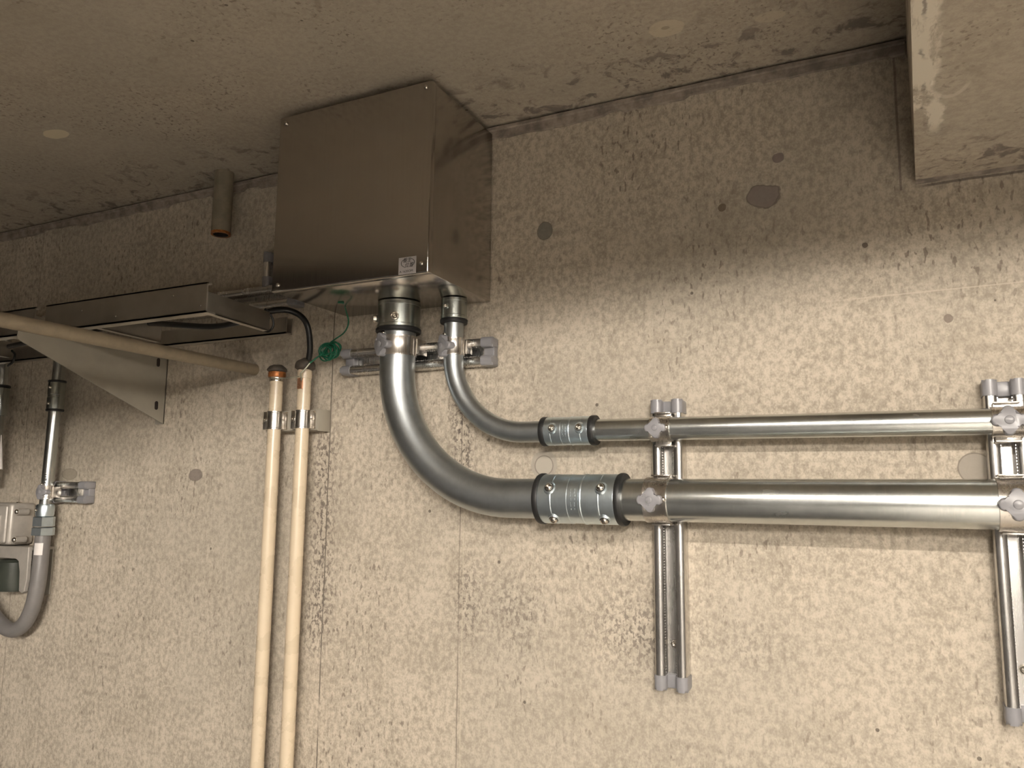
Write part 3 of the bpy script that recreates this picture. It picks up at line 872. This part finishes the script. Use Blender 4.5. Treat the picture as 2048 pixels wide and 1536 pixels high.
for k in range(11):
    cx, cz, ra = -.935 + rnd.uniform(-.005, .005), 1.8085 + rnd.uniform(-.006, .005), rnd.uniform(.008, .0175)
    ti, tj = rnd.uniform(-.5, .5), rnd.uniform(-.6, .6)
    ring = [(cx + ra * math.cos(a), -.034 + .010 * ti * math.sin(a) + .010 * tj * math.cos(a) + (k - 4) * .0016, cz + ra * .82 * math.sin(a)) for a in [2 * math.pi * i / 30 for i in range(31)]]
    b.tube(ring, .0013, 8)
b.tube(smoothpath([(-.927, -.040, 1.822), (-.916, -.042, 1.823), (-.906, -.042, 1.816), (-.902, -.042, 1.808)], 6), .0013, 10)
b.tube(smoothpath([(-.942, -.038, 1.804), (-.948, -.048, 1.796), (-.957, -.0590, 1.7830)], 6), .0014, 10)
b.build('insulation', M['green'], T)
b = MB().tube(smoothpath([(-.957, -.0590, 1.7830), (-.9630, -.0640, 1.7720), (-.9700, -.0665, 1.7640), (-.9725, -.0625, 1.7580), (-.9730, -.0605, 1.7520)], 6), .0014, 10)
b.tube(smoothpath([(XL_, YP - .0140, 1.7600), (XL_ + .018, YP - .0145, 1.7585), (XR_ - .018, YP - .0145, 1.7585), (XR_, YP - .0140, 1.7600)], 6), .0009, 8)
b.build('bare_end', M['wire'], T)

# ---------------------------------------------------------------- thin conduit run on the far left
XC, YC = -1.686, -.0425
pipe('conduit_pipe', [(XC - .003, YC, 1.515), (XC + .001, YC, 1.735)], .0125, M['steel'], 'thin shiny upright conduit at the left with black marks near its clamp', 32)
b = MB()
fr = cyl_z(XC - .002, YC, 0)
for (z, a0, a1, h) in ((1.560, .30, .78, .0016), (1.5650, .30, .78, .0016), (1.5700, .34, .50, .0055), (1.5705, .62, .80, .005), (1.578, .36, .74, .0016), (1.5830, .36, .74, .0016)):
    b.lathe([(.01262, z), (.01262, z + h)], 8, fr, (False, False), (a0, a1))
mk = b.build('printed_mark', M['ink'], None, smooth=False)
mk.parent = [o for o in C.objects if o.name.startswith('conduit_pipe') and 'left' in o['label']][0]
mk.location = -world_loc(mk.parent)
pipe('conduit_pipe', [(XC + .002, YC, 1.780), (XC + .004, YC, 1.905)], .0125, M['steel'], 'thin upright conduit rising behind the triangular bracket', 32)
fr = cyl_z(XC + .001, YC, 1.7235)
T = thing('conduit_coupling', (XC + .001, YC, 1.7235), 'dark zinc coupling on the thin left conduit below the bracket', 'coupling')
b = MB().lathe([(.013, .005), (.0172, .005), (.0175, .007), (.0175, .030), (.0168, .031), (.0168, .036), (.0175, .037), (.0175, .062), (.0172, .064), (.013, .064)], 40, fr)
b.build('sleeve', M['gzinc'], T, ang=9)
for z in (0, .064): MB().lathe([(.012, z), (.0178, z), (.0184, z + .0015), (.0184, z + .004), (.0178, z + .005), (.012, z + .005)], 40, fr).build('rubber_ring', M['rubber'], T)
for h, phi in ((.016, R(12)), (.052, R(12))):
    screw(T, fr, .0175, phi, h, head=.0034)
clamp('small steel clamp with round grey cap on the thin left conduit', cyl_z(XC - .001, YC, 1.546), .0125, 0.0, .030, .9, R(8), reach=.018)
# flexible conduit connector
fr = cyl_z(XC - .002, YC, 1.453)
T = thing('conduit_connector', (XC - .002, YC, 1.453), 'zinc hex connector above the grey flexible conduit', 'connector')
MB().lathe([(.0135, .040), (.0178, .041), (.0185, .045), (.0185, .062), (.0172, .066), (.0130, .067)], 36, fr).build('sleeve', M['bzinc'], T, ang=28)
for (za, zb, rr) in ((.0, .017, .0235), (.019, .040, .0225)):
    pr = [(rr * math.cos(k * math.pi / 3 + .25), rr * math.sin(k * math.pi / 3 + .25)) for k in range(6)]
    MB().prism(pr, za, zb, fr, .002, 2).build('hex_nut', M['bzinc'], T, smooth=False)
screw(T, fr, .0188, R(0), .054, head=.0032)
T = thing('flexible_conduit', (XC, YC, 1.45), 'grey vinyl flexible conduit curving down to the left edge', 'conduit')
fp = [(-1.688, YC, 1.462), (-1.6875, YC, 1.420), (-1.6860, -.044, 1.375), (-1.6890, -.045, 1.335), (-1.7000, -.045, 1.295), (-1.7220, -.045, 1.263), (-1.7560, -.045, 1.2480), (-1.800, -.045, 1.2570), (-1.850, -.045, 1.290), (-1.90, -.045, 1.34)]
MB().tube(smoothpath(fp, 8), .0158, 28).build('sheath', M['flex'], T)
MB().lathe([(.01595, 1.4115), (.01610, 1.412), (.01610, 1.4365), (.01595, 1.437)], 14, cyl_z(-1.6872, YC, 0), (False, False), (R(-8), R(62))).build('white_tape', M['white'], T)

# cast junction box cut by the left edge
T = thing('junction_box', (-1.86, 0, 1.47), 'grey cast metal junction box with bright screws at the left edge', 'box')
b = MB().box((-1.93, -.060, 1.4290), (-1.7780, -.002, 1.5210), .008, 3)
b.build('body', M['cast'], T)
b = MB().box((-1.925, -.066, 1.4330), (-1.7850, -.058, 1.5160), .005, 3)
b.box((-1.90, -.070, 1.455), (-1.80, -.064, 1.495), .003, 2)
b.build('lid', M['cast'], T)
for z in (1.502, 1.441):
    MB().cyl((-1.7700, -.028, z), (-1.7700, -.052, z), .0075, 20).build('screw_lug', M['cast'], T)
    MB().dome((-1.7690, -.052, z), (0, -1, 0), .0058, .006, 18, 5).build('screw', M['screw'], T)
for x in (-1.80, -1.90):
    MB().dome((x, -.030, 1.520), (0, 0, 1), .0065, .004, 18, 5).build('screw', M['screw'], T)
# bracket below it with the dark fitting it shelters
T = thing('wall_bracket', (-1.80, 0, 1.34), 'grey bracket arm with a downward leg under the junction box', 'bracket')
b = MB()
pl = [(-1.95, 1.4240), (-1.7050, 1.4280), (-1.7040, 1.36), (-1.7080, 1.3340), (-1.7150, 1.3300), (-1.7270, 1.3340), (-1.7280, 1.375), (-1.7345, 1.398), (-1.7450, 1.4030), (-1.95, 1.4010)]
mxp = Matrix(((1, 0, 0, 0), (0, 0, -1, 0), (0, 1, 0, 0), (0, 0, 0, 1)))
b.prism(pl, .052, .060, mxp, .0015, 2)
b.box((-1.95, -.054, 1.4200), (-1.7060, 0, 1.4260), .001)
b.build('arm', M['cast'], T, ang=30)
MB().box((-1.95, -.004, 1.322), (-1.706, 0, 1.424), .002).build('back_plate', M['plate'], T)
T = thing('spot_light', (-1.815, -.035, 1.34), 'dark cylinder with a white cap sheltered under the grey bracket', 'light')
MB().lathe([(.005, 1.329), (.034, 1.330), (.036, 1.336), (.036, 1.392), (.030, 1.398), (.005, 1.399)], 36, cyl_z(-1.7850, -.034, 0)).build('body', M['dgreen'], T)
MB().lathe([(.005, 1.3340), (.020, 1.3345), (.022, 1.338), (.022, 1.366), (.019, 1.369), (.005, 1.370)], 30, cyl_z(-1.8150, -.0535, 0)).build('white_cap', M['white'], T)
# second conduit just outside the left edge
pipe('conduit_pipe', [(-1.884, -.044, 1.56), (-1.884, -.044, 1.93)], .0125, M['steel'], 'shiny upright conduit half cut off by the left edge', 32)
T = thing('conduit_coupling', (-1.884, -.044, 1.77), 'zinc coupling half cut off at the left edge', 'coupling')
MB().lathe([(.013, 1.72), (.0185, 1.721), (.0190, 1.724), (.0190, 1.782), (.0185, 1.785), (.013, 1.786)], 36, cyl_z(-1.884, -.044, 0)).build('sleeve', M['gzinc'], T)
MB().lathe([(.012, 1.786), (.0195, 1.787), (.0195, 1.792), (.012, 1.793)], 36, cyl_z(-1.884, -.044, 0)).build('rubber_ring', M['rubber'], T)
tag(MB().tube([(-1.8595, -.048, 1.675), (-1.8560, -.048, 1.64), (-1.8520, -.048, 1.596)], [.0008, .0035, .0058], 14).build('plastic_tag', M['white'], None, loc=(-1.8595, -.048, 1.675)), 'pale pointed plastic tag hanging at the left edge', 'tag')
